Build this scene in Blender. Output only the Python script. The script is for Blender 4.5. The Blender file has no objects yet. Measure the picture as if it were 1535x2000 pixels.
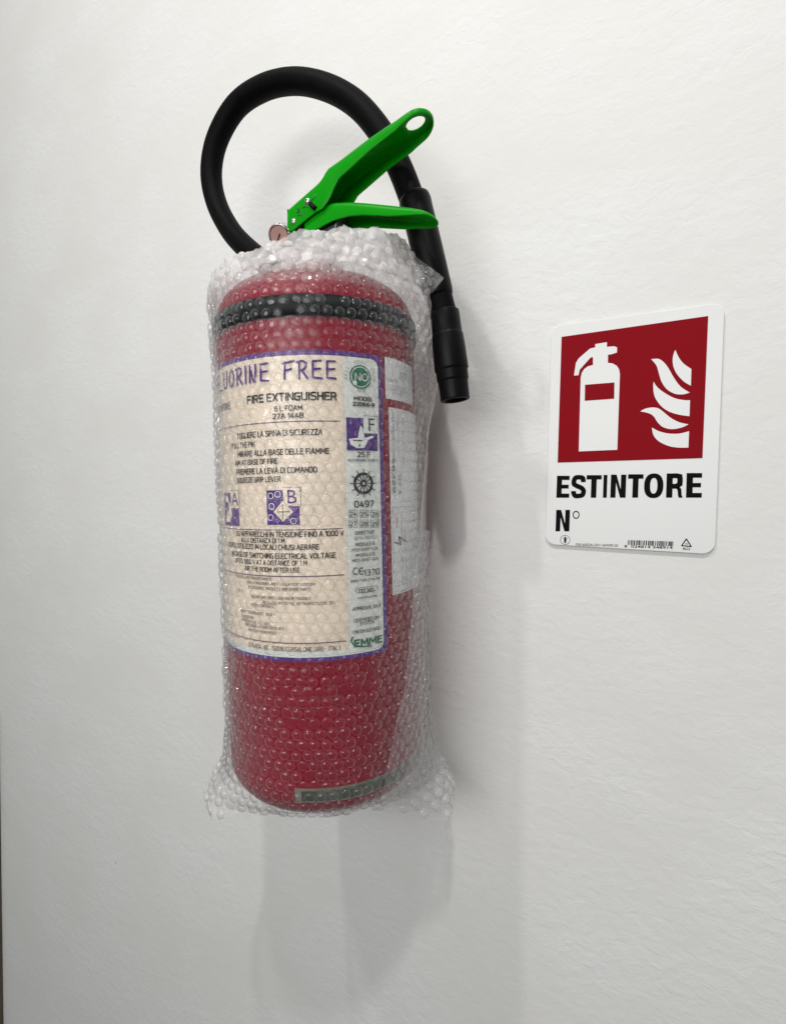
import bpy, bmesh, math, random
from mathutils import Vector, Matrix, noise
R_ = math.radians
random.seed(7)
scn = bpy.context.scene
COL = scn.collection

# ------------------------------------------------------------------ camera
ZO = 1.40                                   # height of the sign's centre above the floor
PF, YAW, PIT, ROL = 995.0, R_(28.8), R_(1.6), R_(0.63)
CAM = Vector((.0325, -.4365, -.0525 + ZO))
Fv = Vector((-math.sin(YAW)*math.cos(PIT), math.cos(YAW)*math.cos(PIT), -math.sin(PIT)))
Rv = Fv.cross(Vector((0, 0, 1))).normalized(); Uv = Rv.cross(Fv)
Rv, Uv = Rv*math.cos(ROL) + Uv*math.sin(ROL), Uv*math.cos(ROL) - Rv*math.sin(ROL)
cd = bpy.data.cameras.new('camera'); cam = bpy.data.objects.new('camera', cd); COL.objects.link(cam)
cd.sensor_fit = 'VERTICAL'; cd.sensor_height = 36; cd.sensor_width = 36
cd.lens = PF/2000*36; cd.clip_start = .01; cd.clip_end = 100
cam.matrix_world = Matrix(((Rv.x, Uv.x, -Fv.x, CAM.x), (Rv.y, Uv.y, -Fv.y, CAM.y), (Rv.z, Uv.z, -Fv.z, CAM.z), (0, 0, 0, 1)))
scn.camera = cam

# ------------------------------------------------------------------ light: even room light, two ceiling strip lamps and an added front fill
w = bpy.data.worlds.new('World'); scn.world = w; w.use_nodes = True
WN, WK = w.node_tree.nodes, w.node_tree.links
bg = WN['Background']; bg.inputs[1].default_value = .50
wc = WN.new('ShaderNodeTexCoord'); wx = WN.new('ShaderNodeSeparateXYZ'); WK.new(wc.outputs['Generated'], wx.inputs[0])
wr = WN.new('ShaderNodeMapRange'); wr.inputs[1].default_value = -1; WK.new(wx.outputs['Z'], wr.inputs[0])
wm = WN.new('ShaderNodeValToRGB'); WK.new(wr.outputs[0], wm.inputs[0]); WK.new(wm.outputs[0], bg.inputs[0])
wm.color_ramp.elements[0].position = .15; wm.color_ramp.elements[0].color = (.10, .10, .095, 1)     # dim floor
wm.color_ramp.elements[1].position = .85; wm.color_ramp.elements[1].color = (.66, .68, .69, 1)      # white ceiling
e_ = wm.color_ramp.elements.new(.5); e_.color = (.46, .47, .47, 1)                                # pale walls of the room
def lamp(name, loc, target, sx, sy, power, colr):
    l = bpy.data.lights.new(name, 'AREA'); l.shape = 'RECTANGLE'; l.size = sx; l.size_y = sy; l.energy = power; l.color = colr
    o = bpy.data.objects.new(name, l); COL.objects.link(o); o.location = loc
    o.rotation_euler = (Vector(target) - Vector(loc)).to_track_quat('-Z', 'Y').to_euler()
    return o
lamp('ceiling_lamp', (-.56, -.96, ZO + 1.50), (-.35, -.20, ZO - .1), .06, .10, 7.6, (1, .97, .93))
lamp('ceiling_lamp', (.24, -.96, ZO + 1.40), (-.15, -.20, ZO - .1), .05, .10, 10.2, (1, .97, .93))
lamp('front_fill', (-.14, -1.25, ZO + .20), (-.22, 0, ZO + .10), .85, .55, 7.0, (1, .985, .96))  # soft fill added in front of the wall, standing in for room bounce

vs = scn.view_settings
vs.view_transform = 'Standard'; vs.look = 'None'; vs.exposure = .06; vs.gamma = 1; vs.use_curve_mapping = False
scn.cycles.transparent_max_bounces = 40; scn.cycles.max_bounces = 10
scn.cycles.use_denoising = True
scn.cycles.sample_clamp_indirect = 6
scn.cycles.caustics_reflective = True; scn.cycles.blur_glossy = 1.0; scn.cycles.caustics_refractive = False

# ------------------------------------------------------------------ pixel -> place helpers
def ray(x, y): return (Fv + Rv*((x - 767.5)/PF) + Uv*((1000 - y)/PF)).normalized()
def onY(x, y, Y=0.):
    d = ray(x, y); return CAM + d*((Y - CAM.y)/d.y)
RB = .077                                    # cylinder radius
HB = -.278                                   # its base, along the axis
AX = Vector((-.2192, -.1027, ZO)); AB = Vector((-.0203, -.0298, 1)).normalized()
E1 = Vector((0, -1, 0)); E1 = (E1 - AB*E1.dot(AB)).normalized(); E2 = AB.cross(E1)
ORG = AX + AB*HB
MW = Matrix(((E2.x, -E1.x, AB.x, ORG.x), (E2.y, -E1.y, AB.y, ORG.y), (E2.z, -E1.z, AB.z, ORG.z), (0, 0, 0, 1)))
MI = MW.inverted()
def L(p): return MI @ p                      # world -> extinguisher frame
def cyl(x, y):                               # pixel -> (arc length u, height h) on the cylinder
    d = ray(x, y); o = CAM - AX
    dp = d - AB*d.dot(AB); op = o - AB*o.dot(AB)
    A = dp.dot(dp); B = 2*dp.dot(op); D = max(0, B*B - 4*A*(op.dot(op) - RB*RB))
    P = o + d*((-B - math.sqrt(D))/(2*A))
    return math.atan2(P.dot(E2), P.dot(E1))*RB, P.dot(AB)
def radh(h):                                 # profile radius of the cylinder at height h
    f = .025; h0 = HB + f
    if h < h0: return RB - f + math.sqrt(max(0, f*f - min(f, h0 - h)**2))
    f = .030; h1 = .0786
    if h > h1: return RB - f + math.sqrt(max(0, f*f - min(f, h - h1)**2))
    return RB
def cp(u, h, off=0):                         # (u,h) -> local point
    r = radh(h) + off; a = u/RB
    return Vector((r*math.sin(a), -r*math.cos(a), h - HB))

# ------------------------------------------------------------------ materials
def nodes(m): m.use_nodes = True; return m.node_tree.nodes, m.node_tree.links
def mat(name, c, rough=.5, metal=0, coat=0, var=0, scale=60, bump=0, bscale=200, spec=.5):
    m = bpy.data.materials.new(name); N, K = nodes(m); b = N['Principled BSDF']
    b.inputs['Base Color'].default_value = (*c, 1); b.inputs['Roughness'].default_value = rough
    b.inputs['Metallic'].default_value = metal; b.inputs['Coat Weight'].default_value = coat
    b.inputs['Specular IOR Level'].default_value = spec
    tc = N.new('ShaderNodeTexCoord')
    if var:
        n = N.new('ShaderNodeTexNoise'); n.inputs['Scale'].default_value = scale; n.inputs['Detail'].default_value = 5
        K.new(tc.outputs['Object'], n.inputs['Vector'])
        r = N.new('ShaderNodeMapRange'); r.inputs[1].default_value = .3; r.inputs[2].default_value = .7
        r.inputs[3].default_value = 1 - var; r.inputs[4].default_value = 1 + var
        K.new(n.outputs['Fac'], r.inputs[0])
        x = N.new('ShaderNodeMix'); x.data_type = 'RGBA'; x.blend_type = 'MULTIPLY'; x.inputs[0].default_value = 1
        x.inputs[6].default_value = (*c, 1); K.new(r.outputs[0], x.inputs[7]); K.new(x.outputs[2], b.inputs['Base Color'])
        r2 = N.new('ShaderNodeMapRange'); r2.inputs[3].default_value = max(0, rough - .08); r2.inputs[4].default_value = min(1, rough + .1)
        K.new(n.outputs['Fac'], r2.inputs[0]); K.new(r2.outputs[0], b.inputs['Roughness'])
    if bump:
        n = N.new('ShaderNodeTexNoise'); n.inputs['Scale'].default_value = bscale; n.inputs['Detail'].default_value = 4
        K.new(tc.outputs['Object'], n.inputs['Vector'])
        bp = N.new('ShaderNodeBump'); bp.inputs['Strength'].default_value = bump; bp.inputs['Distance'].default_value = .001
        K.new(n.outputs['Fac'], bp.inputs['Height']); K.new(bp.outputs['Normal'], b.inputs['Normal'])
    return m
M = {}
M['red'] = mat('red_paint', (.27, .0015, .021), .38, coat=.0, var=.06, scale=30, spec=.15)
M['black_rubber'] = mat('black_rubber', (.003, .003, .0033), .55, var=.25, scale=80, bump=.15, bscale=500, spec=.06)
M['black_plastic'] = mat('black_plastic', (.0025, .0025, .003), .4, var=.2, scale=90, spec=.13)
M['band'] = mat('dark_strap', (.006, .008, .009), .5, var=.2, spec=.2)
M['green'] = mat('green_paint', (.0005, .30, .0008), .36, coat=.04, var=.05, scale=25, bump=.08, bscale=120, spec=.14)
M['chrome'] = mat('polished_steel', (.62, .6, .57), .16, metal=1, var=.12, scale=120)
M['dark_steel'] = mat('dark_steel', (.16, .17, .16), .4, metal=1, var=.2)
M['gauge'] = mat('gauge_face', (.55, .35, .31), .3, var=.15)
M['purple'] = mat('purple_print', (.105, .03, .24), .4, var=.06, spec=.15)
M['label_white'] = mat('label_white', (.82, .85, .81), .4, var=.02)
M['cream'] = mat('label_cream', (.90, .77, .63), .42, var=.03)
M['ink'] = mat('black_ink', (.02, .018, .02), .5, spec=.15)
M['ink_brown'] = mat('grey_ink', (.13, .10, .09), .5, spec=.15)
M['ink_purple'] = mat('purple_ink', (.10, .035, .24), .45, var=.3, scale=400, spec=.15)
M['ink_rule'] = mat('rule_ink', (.09, .03, .11), .5, spec=.15)
M['ink_green'] = mat('green_ink', (.008, .16, .085), .45)
M['ink_red'] = mat('red_ink', (.42, .05, .05), .5)
M['ink_grey'] = mat('pale_grey_ink', (.30, .31, .31), .5)
M['ink_blue'] = mat('blue_grey_ink', (.18, .19, .33), .5)
M['sticker'] = mat('white_sticker', (.84, .86, .86), .4, var=.02)
M['strip'] = mat('grey_green_strip', (.085, .10, .075), .4, var=.5, scale=45)
M['strip_tape'] = mat('pale_strip', (.22, .21, .165), .45, var=.25, scale=60)
M['sign_white'] = mat('white_aluminium', (.77, .78, .78), .38, var=.012, scale=20)
M['sign_red'] = mat('red_print', (.25, .003, .009), .5, var=.03, spec=.05)
M['sign_black'] = mat('black_print', (.0025, .0025, .0025), .5, spec=.05)
M['edge_metal'] = mat('raw_aluminium', (.6, .6, .6), .35, metal=1)
M['trim'] = mat('brown_trim', (.085, .07, .045), .6, var=.2, scale=20)
M['steel'] = mat('bracket_steel', (.3, .3, .3), .4, metal=1, var=.1)

def wall_mat():
    m = bpy.data.materials.new('painted_plaster'); N, K = nodes(m); b = N['Principled BSDF']
    b.inputs['Roughness'].default_value = .62; b.inputs['Specular IOR Level'].default_value = .3
    tc = N.new('ShaderNodeTexCoord')
    def mp(scale, rot):
        q = N.new('ShaderNodeMapping'); q.inputs['Scale'].default_value = scale; q.inputs['Rotation'].default_value = rot
        K.new(tc.outputs['Object'], q.inputs['Vector']); return q
    def nz(q, s, d, rough=.55, dist=0):
        n = N.new('ShaderNodeTexNoise'); n.inputs['Scale'].default_value = s; n.inputs['Detail'].default_value = d
        n.inputs['Roughness'].default_value = rough; n.inputs['Distortion'].default_value = dist
        K.new(q.outputs['Vector'], n.inputs['Vector']); return n
    # roller strokes, finely ribbed, running almost level
    n1 = nz(mp((.80, 1, 1.1), (0, 0, 0)), 105, 5, .58, .5)
    n2 = nz(mp((1, 1, 1), (0, 0, 0)), 420, 3)
    n3 = nz(mp((.7, 1, 1), (0, 0, 0)), 9, 3)
    n4 = nz(mp((.75, 1, 1.1), (0, R_(10), 0)), 34, 4, .5, .4)
    # strokes fade in and out over the wall
    mr = N.new('ShaderNodeMapRange'); mr.inputs[1].default_value = .35; mr.inputs[2].default_value = .65; mr.inputs[3].default_value = .25
    K.new(n3.outputs['Fac'], mr.inputs[0])
    mu = N.new('ShaderNodeMath'); mu.operation = 'MULTIPLY'; K.new(n1.outputs['Fac'], mu.inputs[0]); K.new(mr.outputs[0], mu.inputs[1])
    prev = None
    for h, st, di in ((n4.outputs['Fac'], .30, .0011), (mu.outputs[0], .9, .0009), (n2.outputs['Fac'], .25, .0003)):
        bp = N.new('ShaderNodeBump'); bp.inputs['Strength'].default_value = st; bp.inputs['Distance'].default_value = di
        K.new(h, bp.inputs['Height'])
        if prev: K.new(prev.outputs['Normal'], bp.inputs['Normal'])
        prev = bp
    K.new(prev.outputs['Normal'], b.inputs['Normal'])
    cr = N.new('ShaderNodeValToRGB'); cr.color_ramp.elements[0].color = (.765, .765, .745, 1); cr.color_ramp.elements[1].color = (.80, .805, .80, 1)
    cr.color_ramp.elements[0].position = .35; cr.color_ramp.elements[1].position = .65
    K.new(n3.outputs['Fac'], cr.inputs[0])
    # a few tiny dark specks
    vo = N.new('ShaderNodeTexVoronoi'); vo.inputs['Scale'].default_value = 7; K.new(mp((1, 1, 1), (0, 0, 0)).outputs['Vector'], vo.inputs['Vector'])
    ls = N.new('ShaderNodeMath'); ls.operation = 'LESS_THAN'; ls.inputs[1].default_value = .0075; K.new(vo.outputs['Distance'], ls.inputs[0])
    mx = N.new('ShaderNodeMix'); mx.data_type = 'RGBA'; K.new(ls.outputs[0], mx.inputs[0]); K.new(cr.outputs[0], mx.inputs[6]); mx.inputs[7].default_value = (.35, .33, .3, 1)
    K.new(mx.outputs[2], b.inputs['Base Color'])
    return m
M['wall'] = wall_mat()

def film_mat(name, haze0, haze1, gloss=.9, rough=.10, crinkle=.5, milk=.3, rim=.95):
    m = bpy.data.materials.new(name); N, K = nodes(m); out = N['Material Output']; N.remove(N['Principled BSDF'])
    tc = N.new('ShaderNodeTexCoord'); n = N.new('ShaderNodeTexNoise'); n.inputs['Scale'].default_value = 260; n.inputs['Detail'].default_value = 3
    K.new(tc.outputs['Object'], n.inputs['Vector'])
    bp = N.new('ShaderNodeBump'); bp.inputs['Strength'].default_value = crinkle; bp.inputs['Distance'].default_value = .0012
    K.new(n.outputs['Fac'], bp.inputs['Height'])
    lw = N.new('ShaderNodeLayerWeight'); lw.inputs['Blend'].default_value = .5
    pw = N.new('ShaderNodeMath'); pw.operation = 'POWER'; pw.inputs[1].default_value = 2.2; K.new(lw.outputs['Facing'], pw.inputs[0])
    mr = N.new('ShaderNodeMapRange'); mr.inputs[3].default_value = haze0; mr.inputs[4].default_value = haze1; K.new(pw.outputs[0], mr.inputs[0])
    at = N.new('ShaderNodeAttribute'); at.attribute_name = 'crumple'           # creased film is milky
    ma = N.new('ShaderNodeMath'); ma.operation = 'MULTIPLY_ADD'; ma.inputs[1].default_value = milk; ma.use_clamp = True
    K.new(at.outputs['Fac'], ma.inputs[0]); K.new(mr.outputs[0], ma.inputs[2])
    tr = N.new('ShaderNodeBsdfTransparent'); 
    rc = N.new('ShaderNodeMapRange'); rc.inputs[3].default_value = .99; rc.inputs[4].default_value = rim        # refraction's dark rim put into the transparent colour
    K.new(pw.outputs[0], rc.inputs[0]); K.new(rc.outputs[0], tr.inputs[0])
    df = N.new('ShaderNodeBsdfDiffuse'); df.inputs[0].default_value = (.97, .975, .975, 1); K.new(bp.outputs[0], df.inputs['Normal'])
    tl = N.new('ShaderNodeBsdfTranslucent'); tl.inputs[0].default_value = (.97, .975, .975, 1)
    md = N.new('ShaderNodeMixShader'); md.inputs[0].default_value = .45; K.new(df.outputs[0], md.inputs[1]); K.new(tl.outputs[0], md.inputs[2])
    m1 = N.new('ShaderNodeMixShader'); K.new(ma.outputs[0], m1.inputs[0]); K.new(tr.outputs[0], m1.inputs[1]); K.new(md.outputs[0], m1.inputs[2])
    gl = N.new('ShaderNodeBsdfGlossy'); gl.inputs['Roughness'].default_value = rough; K.new(bp.outputs[0], gl.inputs['Normal'])
    lf = N.new('ShaderNodeLayerWeight'); lf.inputs['Blend'].default_value = .5; K.new(bp.outputs[0], lf.inputs['Normal'])
    p5 = N.new('ShaderNodeMath'); p5.operation = 'POWER'; p5.inputs[1].default_value = 5; K.new(lf.outputs['Facing'], p5.inputs[0])
    mg = N.new('ShaderNodeMath'); mg.operation = 'MULTIPLY_ADD'; mg.inputs[1].default_value = gloss*.9; mg.inputs[2].default_value = .035*gloss; K.new(p5.outputs[0], mg.inputs[0])
    m2 = N.new('ShaderNodeMixShader'); K.new(mg.outputs[0], m2.inputs[0]); K.new(m1.outputs[0], m2.inputs[1]); K.new(gl.outputs[0], m2.inputs[2])
    K.new(m2.outputs[0], out.inputs['Surface'])
    return m
M['film'] = film_mat('clear_film', .004, .40, .8, .10, .8, .72)
M['bubble'] = film_mat('bubble_film', .014, .36, 1.7, .04, .18, .50, .70)

# ------------------------------------------------------------------ object helpers
def obj(name, bm_or_me, m, parent=None, smooth=False, kind=None):
    if isinstance(bm_or_me, bmesh.types.BMesh):
        me = bpy.data.meshes.new(name); bm_or_me.to_mesh(me); bm_or_me.free()
    else: me = bm_or_me
    if m and not me.materials: me.materials.append(M[m])
    if smooth:
        for p in me.polygons: p.use_smooth = True
    o = bpy.data.objects.new(name, me); COL.objects.link(o)
    if parent: o.parent = parent
    if kind: o['kind'] = kind
    return o
def thing(name, label, cat, mw):
    o = bpy.data.objects.new(name, None); COL.objects.link(o); o.empty_display_size = .05
    o.matrix_world = mw; o['label'] = label; o['category'] = cat
    return o
def pyme(name, v, f):
    me = bpy.data.meshes.new(name); me.from_pydata([tuple(q) for q in v], [], f); me.update(); return me
def lathe(prof, seg=64, cap0=True, cap1=True):
    bm = bmesh.new(); rings = []
    for r, z in prof:
        rings.append([bm.verts.new((r*math.sin(2*math.pi*k/seg), -r*math.cos(2*math.pi*k/seg), z)) for k in range(seg)])
    for a, b in zip(rings, rings[1:]):
        for k in range(seg): bm.faces.new((a[k], a[(k+1) % seg], b[(k+1) % seg], b[k]))
    if cap0: bm.faces.new(rings[0][::-1])
    if cap1: bm.faces.new(rings[-1])
    return bm
def tube(pts, rad, seg=20, caps=True):
    """swept tube through points; rad: number or list"""
    bm = bmesh.new(); n = len(pts); rad = rad if isinstance(rad, (list, tuple)) else [rad]*n
    t = [(pts[min(i+1, n-1)] - pts[max(i-1, 0)]).normalized() for i in range(n)]
    nrm = t[0].orthogonal().normalized(); rings = []
    for i in range(n):
        nrm = (nrm - t[i]*nrm.dot(t[i])).normalized(); bn = t[i].cross(nrm)
        rings.append([bm.verts.new(pts[i] + (nrm*math.cos(2*math.pi*k/seg) + bn*math.sin(2*math.pi*k/seg))*rad[i]) for k in range(seg)])
    for a, b in zip(rings, rings[1:]):
        for k in range(seg): bm.faces.new((a[k], a[(k+1) % seg], b[(k+1) % seg], b[k]))
    if caps: bm.faces.new(rings[0][::-1]); bm.faces.new(rings[-1])
    bmesh.ops.recalc_face_normals(bm, faces=bm.faces)
    return bm
def spline(P, n=10):
    out = []
    for i in range(len(P) - 1):
        p0, p1, p2, p3 = P[max(i-1, 0)], P[i], P[i+1], P[min(i+2, len(P)-1)]
        for k in range(n):
            t = k/n
            out.append(.5*((2*p1) + (p2 - p0)*t + (2*p0 - 5*p1 + 4*p2 - p3)*t*t + (3*p1 - p0 - 3*p2 + p3)*t**3))
    out.append(P[-1].copy()); return out
def smooth_mod(o, bevel=0, sub=0, seg=2, angle=40):
    if bevel:
        b = o.modifiers.new('bevel', 'BEVEL'); b.width = bevel; b.segments = seg; b.limit_method = 'ANGLE'; b.angle_limit = R_(angle)
    if sub:
        s = o.modifiers.new('sub', 'SUBSURF'); s.levels = s.render_levels = sub

# ------------------------------------------------------------------ flat print helpers (2-D meshes, then laid on a surface)
_cap = [None]
def text2d(s, bold=0, shear=0):
    c = bpy.data.curves.new('t', 'FONT'); c.body = s; c.size = 1; c.offset = bold; c.resolution_u = 3; c.shear = shear
    o = bpy.data.objects.new('t', c); COL.objects.link(o)
    dg = bpy.context.evaluated_depsgraph_get()
    me = bpy.data.meshes.new_from_object(o.evaluated_get(dg))
    bpy.data.objects.remove(o); bpy.data.curves.remove(c)
    bm = bmesh.new(); bm.from_mesh(me); bpy.data.meshes.remove(me)
    bmesh.ops.remove_doubles(bm, verts=bm.verts, dist=1e-5)
    return bm
def cap():
    if _cap[0] is None:
        b = text2d('H'); _cap[0] = max(v.co.y for v in b.verts); b.free()
    return _cap[0]
GLY = {
'A': [[(0,0),(.28,1),(.36,1),(.64,0)],[(.10,.32),(.54,.32)]], 'B': [[(0,0),(0,1),(.42,1),(.54,.9),(.54,.64),(.42,.53),(0,.53)],[(.42,.53),(.58,.42),(.58,.12),(.44,0),(0,0)]],
'C': [[(.54,.96),(.42,1),(.16,1),(0,.86),(0,.14),(.16,0),(.42,0),(.54,.04)]], 'D': [[(0,0),(0,1),(.42,1),(.58,.84),(.58,.16),(.42,0),(0,0)]],
'E': [[(.5,1),(0,1),(0,0),(.5,0)],[(0,.52),(.45,.52)]], 'F': [[(.5,1),(0,1),(0,0)],[(0,.5),(.45,.5)]],
'G': [[(.55,.95),(.42,1),(.16,1),(0,.86),(0,.14),(.16,0),(.56,0),(.56,.48),(.34,.48)]], 'H': [[(0,0),(0,1)],[(.58,0),(.58,1)],[(0,.52),(.58,.52)]],
'I': [[(.04,0),(.04,1)]], 'J': [[(.3,1),(.3,.14),(.18,0),(0,0)]], 'K': [[(0,0),(0,1)],[(.54,1),(.1,.52),(.56,0)],[(0,.52),(.1,.52)]], 'L': [[(0,1),(0,0),(.46,0)]],
'M': [[(0,0),(.04,1),(.38,.3),(.72,1),(.76,0)]], 'N': [[(0,0),(0,1),(.58,0),(.58,1)]], 'O': [[(.16,1),(.44,1),(.6,.86),(.6,.14),(.44,0),(.16,0),(0,.14),(0,.86),(.16,1)]],
'P': [[(0,0),(0,1),(.42,1),(.55,.88),(.55,.58),(.42,.46),(0,.46)]], 'Q': [[(.16,1),(.44,1),(.6,.86),(.6,.14),(.44,0),(.16,0),(0,.14),(0,.86),(.16,1)],[(.38,.2),(.62,-.1)]],
'R': [[(0,0),(0,1),(.42,1),(.55,.88),(.55,.6),(.42,.48),(0,.48)],[(.3,.48),(.58,0)]], 'S': [[(.52,.96),(.4,1),(.14,1),(0,.88),(0,.64),(.12,.54),(.42,.48),(.54,.38),(.54,.12),(.42,0),(.14,0),(0,.05)]],
'T': [[(0,1),(.58,1)],[(.29,1),(.29,0)]], 'U': [[(0,1),(0,.14),(.16,0),(.42,0),(.58,.14),(.58,1)]], 'V': [[(0,1),(.27,0),(.33,0),(.6,1)]],
'W': [[(0,1),(.18,0),(.42,.8),(.66,0),(.84,1)]], 'X': [[(0,0),(.58,1)],[(0,1),(.58,0)]], 'Y': [[(0,1),(.29,.45),(.58,1)],[(.29,.45),(.29,0)]], 'Z': [[(0,1),(.54,1),(0,0),(.54,0)]],
'0': [[(.15,1),(.37,1),(.52,.86),(.52,.14),(.37,0),(.15,0),(0,.14),(0,.86),(.15,1)]], '1': [[(0,.8),(.22,1),(.22,0)]], '2': [[(0,.92),(.12,1),(.38,1),(.5,.88),(.5,.62),(0,.06),(0,0),(.52,0)]],
'3': [[(0,.96),(.1,1),(.36,1),(.5,.88),(.5,.62),(.38,.53),(.16,.53)],[(.38,.53),(.52,.42),(.52,.12),(.38,0),(.1,0),(0,.04)]], '4': [[(.4,0),(.4,.62)],[(.3,1),(0,.26),(.56,.26)]],
'5': [[(.48,1),(.04,1),(.02,.56),(.36,.58),(.52,.46),(.52,.14),(.38,0),(.1,0),(0,.04)]], '6': [[(.46,1),(.2,.98),(0,.7),(0,.14),(.14,0),(.38,0),(.52,.14),(.52,.46),(.38,.58),(.02,.56)]],
'7': [[(0,1),(.52,1),(.18,0)]], '8': [[(.14,.54),(0,.66),(0,.88),(.14,1),(.38,1),(.52,.88),(.52,.66),(.38,.54),(.14,.54),(0,.42),(0,.12),(.14,0),(.38,0),(.52,.12),(.52,.42),(.38,.54)]],
'9': [[(.06,0),(.32,.02),(.52,.3),(.52,.86),(.38,1),(.14,1),(0,.86),(0,.54),(.14,.42),(.5,.44)]],
'-': [[(0,.45),(.3,.45)]], '.': [[(.04,0),(.06,.02)]], ',': [[(.06,.05),(0,-.12)]], '/': [[(0,-.05),(.36,1.05)]], "'": [[(.04,1),(.04,.75)]], '+': [[(0,.45),(.4,.45)],[(.2,.25),(.2,.65)]],
':': [[(.04,.1),(.06,.12)],[(.04,.6),(.06,.62)]], '(': [[(.18,1.1),(.02,.8),(.02,.2),(.18,-.1)]], ')': [[(0,1.1),(.16,.8),(.16,.2),(0,-.1)]], '%': [[(0,0),(.6,1)],[(.1,1),(.2,.85),(.1,.7),(0,.85),(.1,1)],[(.5,.3),(.6,.15),(.5,0),(.4,.15),(.5,.3)]]}
def print2d(s, wt=.13, gap=.24):
    """technical sans lettering, cap height 1, baseline 0; returns mesh and its width"""
    ln = []; x = 0
    for ch in s.upper():
        if ch == ' ': x += .34; continue
        g = GLY[ch]; w_ = max(p[0] for l in g for p in l)
        for l in g: ln.append([(x + a, wt/2 + b*(1 - wt)) for a, b in l])
        x += w_ + gap
    return strokes2d(ln, wt, 1e-6), x - gap
def poly2d(loops):
    bm = bmesh.new()
    for lp in loops: bm.faces.new([bm.verts.new((x, y, 0)) for x, y in lp])
    return bm
def rrect(x0, y0, x1, y1, r=0, n=6):
    if r <= 0: return [(x0, y0), (x1, y0), (x1, y1), (x0, y1)]
    out = []
    for cx, cy, a0 in ((x1-r, y0+r, -90), (x1-r, y1-r, 0), (x0+r, y1-r, 90), (x0+r, y0+r, 180)):
        for k in range(n+1): a = R_(a0 + 90*k/n); out.append((cx + r*math.cos(a), cy + r*math.sin(a)))
    return out
def circ(cx, cy, r, n=28, ry=None): return [(cx + r*math.cos(2*math.pi*k/n), cy + (ry or r)*math.sin(2*math.pi*k/n)) for k in range(n)]
def ring2d(bm, cx, cy, r0, r1, n=36, ry=1.):
    a = [bm.verts.new((cx + r0*math.cos(2*math.pi*k/n), cy + r0*ry*math.sin(2*math.pi*k/n), 0)) for k in range(n)]
    b = [bm.verts.new((cx + r1*math.cos(2*math.pi*k/n), cy + r1*ry*math.sin(2*math.pi*k/n), 0)) for k in range(n)]
    for k in range(n): bm.faces.new((a[k], b[k], b[(k+1) % n], a[(k+1) % n]))
def strokes2d(lines, wd, step=2e-5):
    """hand lettering: each polyline becomes a ribbon with round ends; pieces stacked a hair apart"""
    bm = bmesh.new(); z = 0
    for ln in lines:
        for (x0, y0), (x1, y1) in zip(ln, ln[1:]):
            dx, dy = x1-x0, y1-y0; l = math.hypot(dx, dy) or 1; dx /= l; dy /= l; h = wd/2; z += step
            pts = []
            a0 = math.atan2(dy, dx)
            for k in range(5): a = a0 + math.pi/2 + math.pi*k/4; pts.append((x0 + h*math.cos(a), y0 + h*math.sin(a), z))
            for k in range(5): a = a0 - math.pi/2 + math.pi*k/4; pts.append((x1 + h*math.cos(a), y1 + h*math.sin(a), z))
            bm.faces.new([bm.verts.new(p) for p in pts])
    return bm
def slice_u(bm, step=.004):
    us = [v.co.x for v in bm.verts]; a = math.floor(min(us)/step)*step + step
    while a < max(us):
        bmesh.ops.bisect_plane(bm, geom=bm.verts[:] + bm.edges[:] + bm.faces[:], plane_co=(a, 0, 0), plane_no=(1, 0, 0), dist=1e-7)
        a += step
def lay(bm, off, step=.004):                 # wrap a 2-D print (u,h) on the cylinder
    slice_u(bm, step)
    for v in bm.verts: v.co = cp(v.co.x, v.co.y, off + v.co.z)
    bmesh.ops.recalc_face_normals(bm, faces=bm.faces)
    return bm

# ================================================================== the wall
bm = bmesh.new(); bmesh.ops.create_grid(bm, x_segments=1, y_segments=1, size=1)
for v in bm.verts: v.co = (v.co.x*4, 0, v.co.y*1.6)
wl = obj('wall', bm, 'wall'); wl.location = (0, 0, 1.6); wl['kind'] = 'structure'
wl['label'] = 'white painted plaster wall'
# narrow trim on the wall
bm = bmesh.new(); bmesh.ops.create_cube(bm, size=1)
for v in bm.verts: v.co = (v.co.x*.09, v.co.y*.012, v.co.z*.96)
t = obj('wall_trim', bm, 'trim'); t.location = (-1.0185, -.0065, ZO - .43 - .48); t.rotation_euler = (0, R_(-.35), 0)
t['label'] = 'narrow dark brown upright trim fixed to the white wall'; t['category'] = 'trim'
smooth_mod(t, .002)

# ================================================================== the sign
def zs(x, y): return (1040 + x/3.7725, 570 + y/3.7725)
SG = thing('fire_extinguisher_sign', 'white aluminium sign with red extinguisher pictogram reading ESTINTORE on the wall', 'sign',
           Matrix.Translation((0, 0, ZO)))
def sp(x, y):
    p = onY(*zs(x, y)); return (p.x, p.z - ZO)
def lay_sign(bm, y):
    for v in bm.verts: v.co = (v.co.x, -y - v.co.z, v.co.y)
    bmesh.ops.recalc_face_normals(bm, faces=bm.faces); return bm
c4 = [sp(152, 256), sp(1418, 89), sp(1332, 1920), sp(87, 1868)]
sw = math.dist(c4[0], c4[1])*.5 + math.dist(c4[2], c4[3])*.5; sh = math.dist(c4[0], c4[3])*.5 + math.dist(c4[1], c4[2])*.5
cx = sum(p[0] for p in c4)/4; cz = sum(p[1] for p in c4)/4
TIL = R_(-.5)
def rot(lp): return [(cx + x*math.cos(TIL) - y*math.sin(TIL), cz + x*math.sin(TIL) + y*math.cos(TIL)) for x, y in lp]
bm = poly2d([rot(rrect(-sw/2, -sh/2, sw/2, sh/2, .0085, 10))])
ex = bmesh.ops.extrude_face_region(bm, geom=bm.faces[:]); 
for v in [g for g in ex['geom'] if isinstance(g, bmesh.types.BMVert)]: v.co.z += .0012
lay_sign(bm, .0012)
o = obj('plate', bm, 'sign_white', SG); smooth_mod(o, .00025)
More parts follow.
